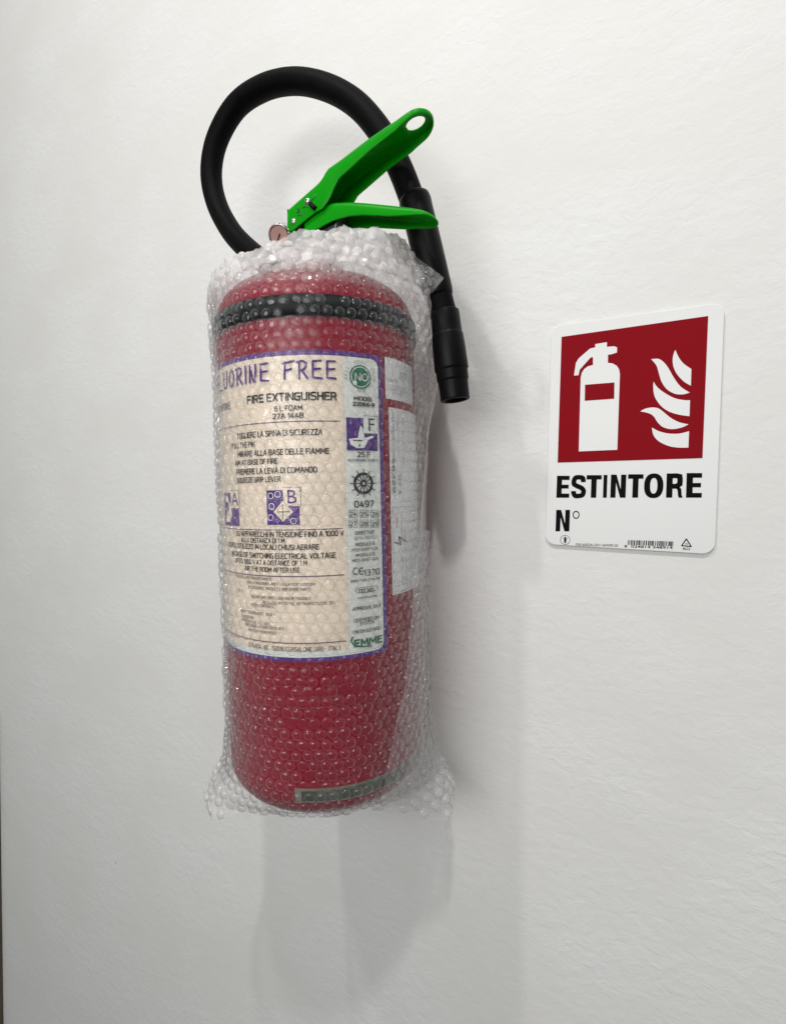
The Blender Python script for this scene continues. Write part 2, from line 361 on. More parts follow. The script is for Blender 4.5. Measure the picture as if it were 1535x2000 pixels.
Y1, Y2, Y3 = .00262, .00280, .00298
bm = lay_sign(poly2d([[sp(217, 338), sp(188, 1260), sp(1248, 1227), sp(1290, 186)]]), Y1)
rp = obj('red_panel', bm, 'sign_red', SG)
ext = [(343,1178),(357,640),(365,603),(382,575),(410,555),(447,545),(447,487),(430,490),(385,540),(350,580),(341,620),(308,622),(322,530),(342,497),(425,425),(463,416),(463,392),(549,378),(549,412),(603,408),(624,417),(622,454),(585,466),(557,470),(556,529),(592,534),(622,552),(638,577),(644,612),(625,1166)]
o = obj('extinguisher_symbol', lay_sign(poly2d([[sp(*q) for q in ext]]), Y2), 'sign_white', rp)
obj('symbol_label', lay_sign(poly2d([[sp(*q) for q in [(389,690),(604,673),(602,792),(387,807)]]]), Y3), 'sign_red', rp)
def rnd(P, tips):                            # rounded outline that keeps the given corners sharp
    out = []; n = len(P)
    for i in range(n):
        p1, p2 = Vector(P[i]), Vector(P[(i+1) % n])
        p0 = Vector(P[i-1]) if i not in tips else p1; p3 = Vector(P[(i+2) % n]) if (i+1) % n not in tips else p2
        for k in range(4):
            t = k/4; q = .5*((2*p1) + (p2 - p0)*t + (2*p0 - 5*p1 + 4*p2 - p3)*t*t + (3*p1 - p0 - 3*p2 + p3)*t**3); out.append((q.x, q.y))
    return out
flames = [([(1050,435),(1075,490),(1110,535),(1167,575),(1163,697),(1110,665),(1060,610),(1035,555),(1030,500),(1040,455)], (0, 3, 4)),
 ([(873,503),(925,500),(965,525),(1000,570),(1040,640),(1090,705),(1155,747),(1110,760),(1050,757),(990,725),(950,670),(930,610),(912,550)], (0, 6)),
 ([(890,667),(920,710),(980,755),(1050,790),(1120,803),(1157,803),(1153,920),(1080,910),(1000,885),(940,840),(900,780),(888,720)], (0, 5, 6)),
 ([(793,885),(830,865),(885,856),(930,865),(970,895),(1020,935),(1080,965),(1147,980),(1090,1005),(1020,1015),(960,1000),(920,965),(890,920),(850,897)], (0, 7)),
 ([(878,1003),(930,1030),(1000,1047),(1080,1047),(1150,1030),(1145,1150),(1070,1150),(1000,1138),(930,1105),(890,1060)], (0, 4, 5))]
for P, tips in flames: obj('flame', lay_sign(poly2d([[sp(*q) for q in rnd(P, tips)]]), Y2), 'sign_white', rp)
def sign_text(name, s, bl, br, tl, bold=0, m='sign_black', y=Y1):
    """text between baseline-left, baseline-right and top-left zoom pixels"""
    a, b, c = Vector(sp(*bl)), Vector(sp(*br)), Vector(sp(*tl))
    bm = text2d(s, bold); x0 = min(v.co.x for v in bm.verts); x1 = max(v.co.x for v in bm.verts)
    ux = (b - a)/(x1 - x0); up = Vector((-(b-a).normalized().y, (b-a).normalized().x))*((c - a).length/cap())
    for v in bm.verts:
        q = a + ux*(v.co.x - x0) + up*v.co.y; v.co = (q.x, q.y, 0)
    return obj(name, lay_sign(bm, y), m, SG)
def ribbon(P, wd, closed=False):             # one even band along a polyline, mitred
    n = len(P); Lf = []; Rt = []
    for i in range(n):
        p = Vector(P[i]); a = Vector(P[i-1]) if (i or closed) else None; b = Vector(P[(i+1) % n]) if (i < n-1 or closed) else None
        d0 = (p - a).normalized() if a is not None else (b - p).normalized(); d1 = (b - p).normalized() if b is not None else d0
        t = (d0 + d1).normalized(); nn = Vector((-t.y, t.x)); k = wd/2/max(.4, t.dot(d1)); Lf.append(p + nn*k); Rt.append(p - nn*k)
    return Lf, Rt
def block_letter(ch, W, sx=.225, sy=.19):
    """heavy condensed capitals, height 1, width W: list of quads/polygons"""
    hw = sx/2
    if ch == 'E': return [[(0, 0), (W, 0), (W, sy), (sx, sy), (sx, .5-sy*.42), (W*.93, .5-sy*.42), (W*.93, .5+sy*.5), (sx, .5+sy*.5), (sx, 1-sy), (W*.98, 1-sy), (W*.98, 1), (0, 1)]]
    if ch == 'T': return [[(W/2-hw, 0), (W/2+hw, 0), (W/2+hw, 1-sy), (W, 1-sy), (W, 1), (0, 1), (0, 1-sy), (W/2-hw, 1-sy)]]
    if ch == 'I': return [[(0, 0), (W, 0), (W, 1), (0, 1)]]
    if ch == 'N': return [[(0, 0), (sx*.92, 0), (sx*.92, .66), (W-sx*.98, 0), (W, 0), (W, 1), (W-sx*.92, 1), (W-sx*.92, .36), (sx*.98, 1), (0, 1)]]
    out = []
    if ch == 'O':
        n = 40
        def el(rx, ry): return [(W/2 + rx*math.copysign(abs(math.cos(a))**.85, math.cos(a)), .5 + ry*math.copysign(abs(math.sin(a))**.85, math.sin(a))) for a in (2*math.pi*(k+.5)/n for k in range(n))]
        A, B = el(W/2, .52), el(W/2 - sx, .52 - sy)
        return [[A[k], A[(k+1) % n], B[(k+1) % n], B[k]] for k in range(n)]
    if ch == 'S':
        m = sy/2; c = [(W*.06+.07, .30), (W*.06+.075, .20), (W*.30, m-.01), (W*.52, m-.015), (W*.76, m+.02), (W-.10, .22), (W-.10, .33), (W*.70, .44), (W*.45, .51), (W*.20, .60), (.105, .70), (.115, .80), (W*.28, 1-m-.005), (W*.50, 1-m+.015), (W*.74, 1-m-.01), (W-.125, .80), (W-.12, .70)]
        P = [(q.x, q.y) for q in spline([Vector((x, y, 0)) for x, y in c], 4)]
        A, B = ribbon(P, .205)
        return [[tuple(A[k]), tuple(A[k+1]), tuple(B[k+1]), tuple(B[k])] for k in range(len(P)-1)]
    if ch == 'R':
        out = [[(0, 0), (sx, 0), (sx, 1), (0, 1)]]
        P = [(sx, 1-sy/2), (W*.6, 1-sy/2), (W*.78, .88), (W-.115, .76), (W-.115, .68), (W*.80, .56), (W*.6, .45+.02), (sx, .47)]
        A, B = ribbon(P, .2); out += [[tuple(A[k]), tuple(A[k+1]), tuple(B[k+1]), tuple(B[k])] for k in range(len(P)-1)]
        out += [[(W*.52, .375), (W*.74, .48), (W*.90, .36), (W*.93, .12), (W*1.0, 0), (W*.76, 0), (W*.71, .10), (W*.69, .28), (W*.62, .37)]]
        return out
def letters(spec, base, top):
    bm = bmesh.new()
    for ch, x0, x1 in spec:
        xm = (x0 + x1)/2; yb, yt = base(xm), top(xm); H_ = (Vector(sp(xm, yt)) - Vector(sp(xm, yb))).length
        Wm = (Vector(sp(x1, yb)) - Vector(sp(x0, yb))).length/H_
        for pl in block_letter(ch, Wm):
            vs_ = []
            for x, y in pl:
                X = x0 + (x1 - x0)*x/Wm + .036*160*(y - .5); vs_.append(bm.verts.new((*sp(X, yb + (yt - yb)*y), 0)))
            bm.faces.new(vs_)
    return bm
obj('lettering', lay_sign(letters([('E', 181, 275), ('S', 288, 395), ('T', 398, 508), ('I', 522, 550), ('N', 576, 688), ('T', 702, 814), ('O', 821, 962), ('R', 984, 1106), ('E', 1130, 1245)],
    lambda x: 1517 - (x - 182)*.001, lambda x: 1357 - (x - 182)*.0207), Y1), 'sign_black', SG)
obj('lettering', lay_sign(letters([('N', 175, 276)], lambda x: 1763, lambda x: 1606), Y1), 'sign_black', SG)
bm = bmesh.new(); q = sp(323, 1642); ring2d(bm, q[0], q[1], .0019, .0026, 30, 1.25); obj('degree_mark', lay_sign(bm, Y1), 'sign_black', SG)
bm = bmesh.new(); q = sp(243, 1826); ring2d(bm, q[0], q[1], .0036, .0039); obj('emblem_ring', lay_sign(bm, Y1), 'sign_black', SG)
k = .00011
man = [(-6,-24),(-2,-24),(0,-10),(2,-24),(7,-24),(8,6),(16,12),(14,15),(5,11),(-5,11),(-14,15),(-16,12),(-8,6)]
obj('emblem_figure', lay_sign(poly2d([[(q[0]+x*k, q[1]+y*k) for x, y in man], circ(q[0], q[1]+18*k, 6*k, 12)]), Y1), 'sign_black', SG)
sign_text('small_print', 'F501600ZAL3501160X00120', (322, 1868), (630, 1876), (322, 1851), .0)
sign_text('barcode_digits', '8  024814 348914', (676, 1880), (1030, 1892), (676, 1864), .01)
bm = bmesh.new(); x = 0; rr = random.Random(3); loops = []
a, b, c = Vector(sp(700, 1862)), Vector(sp(1044, 1874)), Vector(sp(703, 1827))
while x < 1:
    wdt = rr.choice((.008, .008, .016, .024)); 
    if x + wdt > 1: break
    loops.append([tuple(a + (b-a)*x), tuple(a + (b-a)*(x+wdt)), tuple(a + (b-a)*(x+wdt) + (c-a)), tuple(a + (b-a)*x + (c-a))])
    x += wdt + rr.choice((.008, .01, .018, .026))
obj('barcode', lay_sign(poly2d(loops), Y1), 'sign_black', SG)
tri = [sp(1130, 1818), sp(1096, 1868), sp(1166, 1874)]
obj('recycling_triangle', lay_sign(strokes2d([tri + [tri[0]]], .0007), Y1), 'sign_black', SG)
sign_text('small_print', '41', (1119, 1862), (1141, 1863), (1119, 1848), .0)
sign_text('small_print', 'ALU', (1102, 1898), (1156, 1900), (1102, 1881), .02)

# ================================================================== the extinguisher
FE = thing('fire_extinguisher', 'red foam fire extinguisher with green levers and black hose hung on the wall', 'fire extinguisher', MW)
prof = [(.0, HB + .004), (RB - .034, HB + .003), (RB - .030, HB + .0005), (RB - .025, HB)]
for k in range(1, 9): a = R_(90*k/8); prof.append((RB - .025 + .025*math.sin(a), HB + .025 - .025*math.cos(a)))
for k in range(0, 10): prof.append((RB, HB + .03 + (.0786 - HB - .03)*k/9))
for k in range(1, 9): a = R_(84*k/8); prof.append((RB - .03 + .03*math.cos(a), .0786 + .03*math.sin(a)))
prof += [(.040, .1105), (.030, .1125), (.021, .1135), (.0195, .116), (.0195, .126)]
bm = lathe([(max(r, .0004), h - HB) for r, h in prof], 128)
obj('cylinder', bm, 'red', FE, True)
# neck collar and valve block under the levers
bm = lathe([(.0215, .1255 - HB), (.0225, .1275 - HB), (.0225, .138 - HB), (.0205, .140 - HB)], 40)
o = obj('collar', bm, 'chrome', FE, True); smooth_mod(o, .0006)
bm = bmesh.new(); bmesh.ops.create_cube(bm, size=1)
for v in bm.verts: v.co = (v.co.x*.036 - .002, v.co.y*.021, (.1385 - HB) + (v.co.z + .5)*.036)
o = obj('valve_body', bm, 'chrome', FE); smooth_mod(o, .003, seg=3)
# black strap below the shoulder
NS = 128; bm = lathe([(RB + .0002, .0662 - HB), (RB + .0018, .0668 - HB), (RB + .0022, .0735 - HB), (RB + .0016, .0806 - HB), (radh(.0812) + .0001, .0812 - HB)], NS, False, False)
obj('strap', bm, 'band', FE, True)
# hanger between the cylinder and the wall
bm = bmesh.new()
for (x0, x1, y0, y1, z0, z1) in ((-.016, .016, 'w', .012, .02, .12), (-.012, .012, .070, 'w', .060, .066)):
    c = []
    for xx in (x0, x1):
        for zz in (z0, z1):
            for yy in (y0, y1):
                base = Vector((xx, 0, zz - HB)); wy = (MW @ base).y
                if yy == 'w': y_l = -wy - .0015
                elif yy == .012: y_l = -wy - .004
                else: y_l = yy
                c.append(bm.verts.new((xx, y_l, zz - HB)))
    bmesh.ops.convex_hull(bm, input=c)
obj('hanger', bm, 'steel', FE)

# ---- hose: loop beside the valve, over the top and down the other side
hp = [((530, 520), -.104), ((492, 494), -.098), ((452, 452), -.093), ((423, 396), -.090), ((413, 336), -.090), ((425, 272), -.090), ((461, 209), -.090), ((512, 173), -.090), ((570, 159), -.090),
      ((630, 168), -.090), ((690, 199), -.089), ((738, 251), -.087), ((775, 316), -.085), ((803, 385), -.083), ((824, 455), -.081), ((843, 525), -.079), ((862, 596), -.077), ((872, 632), -.076)]
hpts = spline([L(onY(*q, Y)) for q, Y in hp], 8)
obj('hose', tube(hpts, .0098, 28), 'black_rubber', FE, True)
# sleeve where the hose passes the lower handle
s0, s1 = L(onY(808, 384, -.0825)), L(onY(858, 582, -.0775))
sl = [s0 + (s1 - s0)*t for t in (0, .02, .06, .12, .5, .94, .98, 1)]
obj('hose_sleeve', tube(sl, [.0102, .0118, .0124, .0122, .0120, .0113, .0108, .0100], 28), 'black_plastic', FE, True)
# nozzle
n0, n1 = L(onY(868, 608, -.077)), L(onY(889, 782, -.074)); nn = []; nr = []
for t, r in ((0, .0098), (.004, .0108), (.012, .0118), (.14, .0120), (.26, .0122), (.275, .0128), (.42, .0134), (.655, .0138), (.668, .0130), (.775, .0128), (.79, .0121), (.97, .0118), (1, .0118), (1.0, .0092), (.9, .0088)):
    nn.append(n0 + (n1 - n0)*t); nr.append(r)
def turned(path, ax, seg=32):                 # solid of revolution from (centre, radius) pairs along one fixed axis
    bm = bmesh.new(); ux = ax.orthogonal().normalized(); uy = ax.cross(ux); rg = []
    for c, r in path: rg.append([bm.verts.new(c + (ux*math.cos(2*math.pi*k/seg) + uy*math.sin(2*math.pi*k/seg))*r) for k in range(seg)])
    for a, b in zip(rg, rg[1:]):
        for k in range(seg): bm.faces.new((a[k], a[(k+1) % seg], b[(k+1) % seg], b[k]))
    bm.faces.new(rg[0][::-1]); bm.faces.new(rg[-1]); bmesh.ops.recalc_face_normals(bm, faces=bm.faces)
    return bm
nr = [r*.93 for r in nr]
bm = turned(list(zip(nn, nr)), (n1 - n0).normalized())
o = obj('nozzle', bm, 'black_plastic', FE, True); smooth_mod(o, .0005, angle=25)

# ---- levers: folded sheet-metal channels, open below
def zl(x, y): return (540 + x/4.515, 190 + y/4.515)
def interp(P, x):
    for (x0, y0), (x1, y1) in zip(P, P[1:]):
        if x <= x1: return y0 + (y1 - y0)*max(0, (x - x0))/(x1 - x0)
    return P[-1][1]
def channel(name, top, bot, Yn, wid, tip_x, tip_r, hole=None, thick=.0013, nst=40, taper=None):
    """top/bot: zoom-pixel outlines of the near flange (x increasing); the web joins near and far flange along 'top'"""
    x0 = top[0][0]
    def T(x): return onY(*zl(x, interp(top, x)), Yn)
    def Bt(x): return onY(*zl(x, interp(bot, x)), Yn)
    def half(x): return wid/2*(taper(x) if taper else 1)
    yc = Yn + wid/2
    bm = bmesh.new()
    def V(p, y): return bm.verts.new(L(Vector((p.x, y, p.z))))
    # arc length of the top edge in world units near the tip
    xs = [x0 + (tip_x - x0)*i/nst for i in range(nst+1)]
    pe = T(tip_x); td = (T(tip_x) - T(tip_x - 60)).normalized()
    rows = []
    for x in xs:
        t = T(x); b = Bt(x); h = half(x); rows.append((b, t, h))
    hs = None
    prev = None
    rr = .0035                               # rounded fold
    def section(t, b, h):
        d = (b - t); dl = d.length; r = min(rr, dl*.45); dn = d.normalized()
        P = [(b, -h), (t + dn*r, -h)]
        for k in (1, 2, 3): a = R_(22.5*k); P.append((t + dn*(r - r*math.sin(a)), -h + r - r*math.cos(a)))
        P.append((t, -h + r))
        Q = [(p, -y) for p, y in P[::-1]]
        return P + Q
    for (b, t, h) in rows:
        s = [V(p, yc + y) for p, y in section(t, b, h)]
        if prev:
            for i in range(len(s) - 1):
                bm.faces.new((prev[i], prev[i+1], s[i+1], s[i]))
        prev = s
    last = section(rows[-1][1], rows[-1][0], rows[-1][2]); h = rows[-1][2]; t0 = rows[-1][1]; b0 = rows[-1][0]
    # rounded tip: outline sampled round the end, with a skirt, and an oval hole in the web
    dl = (b0 - t0).length; dn = (b0 - t0).normalized()
    # plan coordinates: e along td, y across
    ln = tip_r
    n = 24
    def outer(a):                            # stadium: straight part then half ellipse
        ca, sa = math.cos(a), math.sin(a)
        return ca, sa
    out = [(0, -h)]
    Lh = max(0, ln - h)
    if Lh > 0: out += [(Lh*k/4, -h) for k in range(1, 5)]
    for k in range(1, 16): a = R_(-90 + 180*k/16); out.append((Lh + h*math.cos(a)*(1 if Lh > 0 else ln/h), h*math.sin(a)))
    if Lh > 0: out += [(Lh*k/4, h) for k in range(4, 0, -1)]
    out.append((0, h))
    prof_rows = []
    for (e, y) in out:
        f = 1 - .62*min(1, e/ln)**.8         # skirt gets shallower to the tip
        D = dl*f; r = min(rr, D*.45)
        if e <= Lh + 1e-9: nx, ny = 0, (1 if y > 0 else -1)
        else:
            nx, ny = e - Lh, y; q_ = math.hypot(nx, ny); nx /= q_; ny /= q_
        row = [V(t0 + td*e + dn*D, yc + y), V(t0 + td*e + dn*r, yc + y)]
        for k in (1, 2, 3):
            a = R_(22.5*k); i_ = r*(1 - math.cos(a)); row.append(V(t0 + td*(e - nx*i_) + dn*(r - r*math.sin(a)), yc + y - ny*i_))
        row.append(V(t0 + td*(e - nx*r), yc + y - ny*r)); prof_rows.append(row)
    for r0, r1 in zip(prof_rows, prof_rows[1:]):
        for i in range(5): bm.faces.new((r0[i], r0[i+1], r1[i+1], r1[i]))
    ring_top = [r_[-1] for r_ in prof_rows]
    if hole:
        ce, ra, rb = hole; m = len(ring_top); hv = []
        for i, (e, y) in enumerate(out):
            s_ = i/(m - 1); a = math.pi + .35 + (2*math.pi - .7)*s_
            hv.append(V(t0 + td*(ce + ra*math.cos(a)), yc + rb*math.sin(a)))
        for i in range(m - 1): bm.faces.new((ring_top[i], hv[i], hv[i+1], ring_top[i+1]))
        bm.faces.new((ring_top[-1], hv[-1], hv[0], ring_top[0]))
    else:
        bm.faces.new(ring_top)
    bmesh.ops.remove_doubles(bm, verts=bm.verts, dist=.00006)
    bmesh.ops.recalc_face_normals(bm, faces=bm.faces)
    o = obj(name, bm, 'green', FE, True)
    sd = o.modifiers.new('sheet', 'SOLIDIFY'); sd.thickness = thick; sd.offset = 0
    smooth_mod(o, .0004, angle=50)
    return o
YN = -.123; WID = .0245
up_top = [(100, 985), (370, 748), (400, 712), (450, 622), (560, 545), (800, 362), (960, 252), (1130, 142), (1190, 112), (1260, 90)]
up_bot = [(100, 1150), (130, 1192), (200, 1132), (340, 1022), (410, 985), (470, 900), (510, 800), (555, 715), (640, 640), (820, 475), (960, 365), (1085, 268), (1190, 180), (1260, 140)]
lever = channel('lever', up_top, up_bot, YN, WID, 1050, .0218, hole=(.0094, .0072, .0054))
lo_top = [(250, 1090), (330, 1010), (430, 940), (500, 925), (620, 918), (760, 925), (1000, 948), (1180, 975), (1290, 1000), (1400, 1050)]
lo_bot = [(250, 1250), (330, 1180), (500, 1090), (640, 1050), (760, 1040), (1000, 1050), (1180, 1040), (1290, 1035), (1400, 1075)]
handle = channel('carrying_handle', lo_top, lo_bot, YN + .0025, WID - .005, 1255, .0095)
# rivets, slot and stamped marks on the lever's near face
for (x, y, r) in ((275, 915, .0024), (152, 1095, .0024)):
    p = L(onY(*zl(x, y), YN - .0006)); d = (MI.to_3x3() @ Vector((0, -1, 0))).normalized()
    o = obj('rivet', tube([p - d*.001, p + d*.0006, p + d*.0012, p + d*.0014], [r, r, r*.7, r*.2], 16), 'chrome', lever, True)
p0, p1 = L(onY(*zl(300, 940), YN - .0011)), L(onY(*zl(345, 985), YN - .0011))
obj('slot', tube([p0, p1], .0018, 12), 'black_plastic', lever, True)
def stamp(lines, m='chrome'):
    for ln in lines:
        pts = [L(onY(*zl(*q), YN - .0009)) for q in ln]
        obj('stamped_mark', tube(pts, .00028, 6), m, lever, True)
stamp([[(185, 985), (200, 975), (208, 990), (190, 1003)], [(180, 1020), (205, 1005), (215, 1020)], [(190, 1045), (212, 1030), (222, 1045)], [(232, 975), (275, 950)], [(262, 945), (280, 972)], [(305, 915), (345, 862)]], 'dark_steel')
# end plate closing the root of the lever and the pivot pin
p = L(onY(*zl(152, 1095), YN)); d = (MI.to_3x3() @ Vector((0, 1, 0))).normalized()
obj('pivot_pin', tube([p, p + d*WID], .0020, 14), 'chrome', FE, True)
bm = bmesh.new()
q = [L(onY(*zl(x, y), YN + .0006)) for x, y in ((104, 985), (118, 1180))]
f = [bm.verts.new(v) for v in (q[0], q[1], q[1] + d*(WID - .001), q[0] + d*(WID - .001))]; bm.faces.new(f)
o = obj('root_plate', bm, 'green', lever); sd = o.modifiers.new('s', 'SOLIDIFY'); sd.thickness = .0012
# stem block between the levers and the valve
bm = bmesh.new(); cs = []
for x, y in ((250, 1040), (520, 960), (470, 1160), (230, 1240)):
    for yy in (.006, WID - .006): cs.append(bm.verts.new(L(onY(*zl(x, y), YN)) + d*yy))
bmesh.ops.convex_hull(bm, input=cs); o = obj('valve_stem', bm, 'dark_steel', FE); smooth_mod(o, .001)
# pressure gauge
gc = onY(546, 461, -.118); gd = (CAM - gc); gd = (gd.normalized() + Vector((-.35, -.25, -.15))).normalized(); gl = L(gc); gdl = (MI.to_3x3() @ gd).normalized()
o = obj('pressure_gauge', turned([(gl + gdl*e, r) for e, r in ((-.012, .006), (-.010, .0088), (0, .0092), (.0010, .0089), (.0014, .0084), (.0012, .0078), (.0002, .0075))], gdl, 40), 'chrome', FE, True)
smooth_mod(o, .0002, angle=30)
obj('dial', tube([gl + gdl*.00025, gl + gdl*.0006], [.0073, .0073], 40), 'gauge', o)
tx = gdl.orthogonal().normalized()
obj('needle', tube([gl + gdl*.0010 - tx*.002, gl + gdl*.0010 + tx*.005], [.0005, .0003], 6), 'ink', o)

# ---- printed label
PT = .00025
UR = .0957; VT, VB = .0447, -.1622
LB = obj('label', lay(poly2d([rrect(-.0957, VB, UR, VT, .004)]), PT), 'purple', FE, True)
LB['label'] = 'cream and white printed label with purple border'
obj('side_column', lay(poly2d([rrect(-.0922, VB + .0030, UR - .0038, VT - .0034, .0055)]), PT*2), 'label_white', LB, True)
obj('text_panel', lay(poly2d([rrect(-.0655, VB + .0075, .0652, VT - .0034, 0)]), PT*3), 'cream', LB, True)
T1 = PT*4.2
def line(s, right, base, capx, left=None, m='ink', bold=.006, name='text_line', wf=.86, off=T1):
    """text whose right end sits at pixel (right, base); left end either at pixel 'left' or from natural width"""
    u1, v = cyl(right, base); ch = abs(cyl(right, base)[1] - cyl(right, base - capx)[1])
    bm, wd_ = print2d(s, .13 + bold*2.6)
    sy = ch; sx = sy*wf
    if left is not None: sx = (u1 - cyl(left, base)[0])/wd_
    for q in bm.verts: q.co = (u1 + (q.co.x - wd_)*sx, v + q.co.y*sy, q.co.z)
    return obj(name, lay(bm, off, .003), m, LB)
def hstroke(lines, wd, m='ink', name='hand_lettering', off=T1):
    return obj(name, lay(strokes2d([[cyl(*q) for q in ln] for ln in lines], wd), off, .003), m, LB)
def rule(y, xr, m='ink_rule', ul=-.0640):
    u, v = cyl(xr, y); return obj('rule', lay(poly2d([rrect(ul, v - .0003, u, v + .0003)]), T1), m, LB)
# FLUORINE FREE, drawn with a broad pen (u in mm from a start point, letter height 1)
def pen(word, u0, v0, H, wl, gap, wd, m):
    G = {'F': [[(0, 0), (.08, .95)], [(-.12, .88), (.85, 1)], [(.04, .48), (.62, .55)]], 'L': [[(0, 1), (0, 0), (.7, .02)]],
         'U': [[(0, 1), (.03, .3), (.25, .02), (.55, .05), (.75, .35), (.78, 1)]], 'O': [[(.4, 1), (.1, .8), (0, .45), (.15, .08), (.45, 0), (.72, .25), (.75, .65), (.55, .95), (.4, 1)]],
         'R': [[(.1, 0), (.1, .95)], [(-.1, .92), (.35, 1), (.68, .88), (.66, .65), (.4, .48), (.1, .45)], [(.3, .46), (.78, 0)]],
         'I': [[(.05, 1), (.05, 0)]], 'N': [[(.0, 0), (.05, .97), (.30, .30), (.50, .03), (.62, .12), (.68, 1)]],
         'E': [[(.72, 1), (.05, .97), (.02, .05), (.75, 0)], [(.05, .52), (.66, .55)]]}
    ln = []; u = u0
    for ch in word:
        wdt = wl*(.35 if ch == 'I' else 1)
        if ch == ' ': u += wl*.55; continue
        for s in G[ch]: ln.append([(u + x*wl, v0 + y*H) for x, y in s])
        u += wdt + gap
    return obj('hand_lettering', lay(strokes2d(ln, wd), T1, .003), m, LB), u
uF, vF = cyl(557, 741); uE = cyl(656, 738)[0]; H = .0114
wl_ = (uE - uF)/4.10
pen('FREE', uF, vF, H, wl_*.93, wl_*.19, .0014, 'ink_purple')
uE2 = cyl(530, 747)[0]; wl2 = wl_*.92; tot = 7*wl2 + .35*wl2 + 7*wl2*.18 + wl2*.0
pen('FLUORINE', uE2 - tot + .06*wl2, vF - .0004, H, wl2, wl2*.18, .0013, 'ink_purple')
line('FIRE EXTINGUISHER', 656, 783, 17, 486, bold=.024)
line('ESTINTORE', 452, 799, 14, None, bold=.02, wf=.8)
line('6 L FOAM', 591, 802, 11, 538, bold=.012)
line('27A 144B', 593, 817, 11, 535, bold=.012)
rule(823, 664)
line('TOGLIERE LA SPINA DI SICUREZZA', 629, 850, 12, bold=.014, wf=.80)
line('PULL THE PIN', 499, 873, 11, bold=.014, wf=.80)
line('MIRARE ALLA BASE DELLE FIAMME', 642, 887, 12, bold=.014, wf=.82)
line('AIM AT BASE OF FIRE', 543, 906, 11, bold=.014, wf=.80)
line('PREMERE LA LEVA DI COMANDO', 619, 923, 12, bold=.014, wf=.82)
line('SQUEEZE GRIP LEVER', 549, 941, 11, bold=.014, wf=.80)
rule(1032, 669)
line('SU APPARECCHI IN TENSIONE FINO A 1000 V', 670, 1046, 11, bold=.012, wf=.84)
line('ALLA DISTANZA DI 1 M', 557, 1061, 10, bold=.012, wf=.82)
line("DOPO L'UTILIZZO IN LOCALI CHIUSI AERARE", 623, 1073, 11, bold=.012, wf=.82)
line('IN CASE OF SWITCHING ELECTRICAL VOLTAGE', 655, 1089, 11, bold=.012, wf=.82)
line('UP TO 1000 V AT A DISTANCE OF 1 M', 600, 1104, 10, bold=.012, wf=.82)
line('AIR THE ROOM AFTER USE', 586, 1118, 10, bold=.012, wf=.82)
rule(1122, 672)
fine = [('CONTROLLARE PERIODICAMENTE', 533, 1134), ('THE EXTINGUISHER AND ITS EQUIPMENT CONFORM', 617, 1143), ('ACCESSORIES, PRODUCTS AND SPARE PARTS', 607, 1153), ('ONLY', 476, 1156),
        ('RICARICARE DOPO L USO ANCHE PARZIALE', 608, 1171), ('RECHARGE AFTER USE, INSTRUMENTS DAB, 20 C', 655, 1179), ('CHECK CONTROLS', 535, 1187), ('AGENTE ESTINGUENTE: ACQUA', 539, 1203),
        ('E ADDITIVO', 497, 1209), ('TEMPERATURE +5 C +60 C', 530, 1221), ('PRESSIONE DI ESERCIZIO A 20 C', 556, 1230), ('PROTECT FROM FROST', 542, 1239)]
for s, x, y in fine: line(s, x, y, 6, m='ink_brown', bold=.0, wf=.85, name='fine_print')
rule(1251, 675)
line('Strada, 60 - 52016 Corsalone (AR) - Italy', 665, 1268, 9, m='ink_brown', bold=0, wf=.8, name='fine_print')
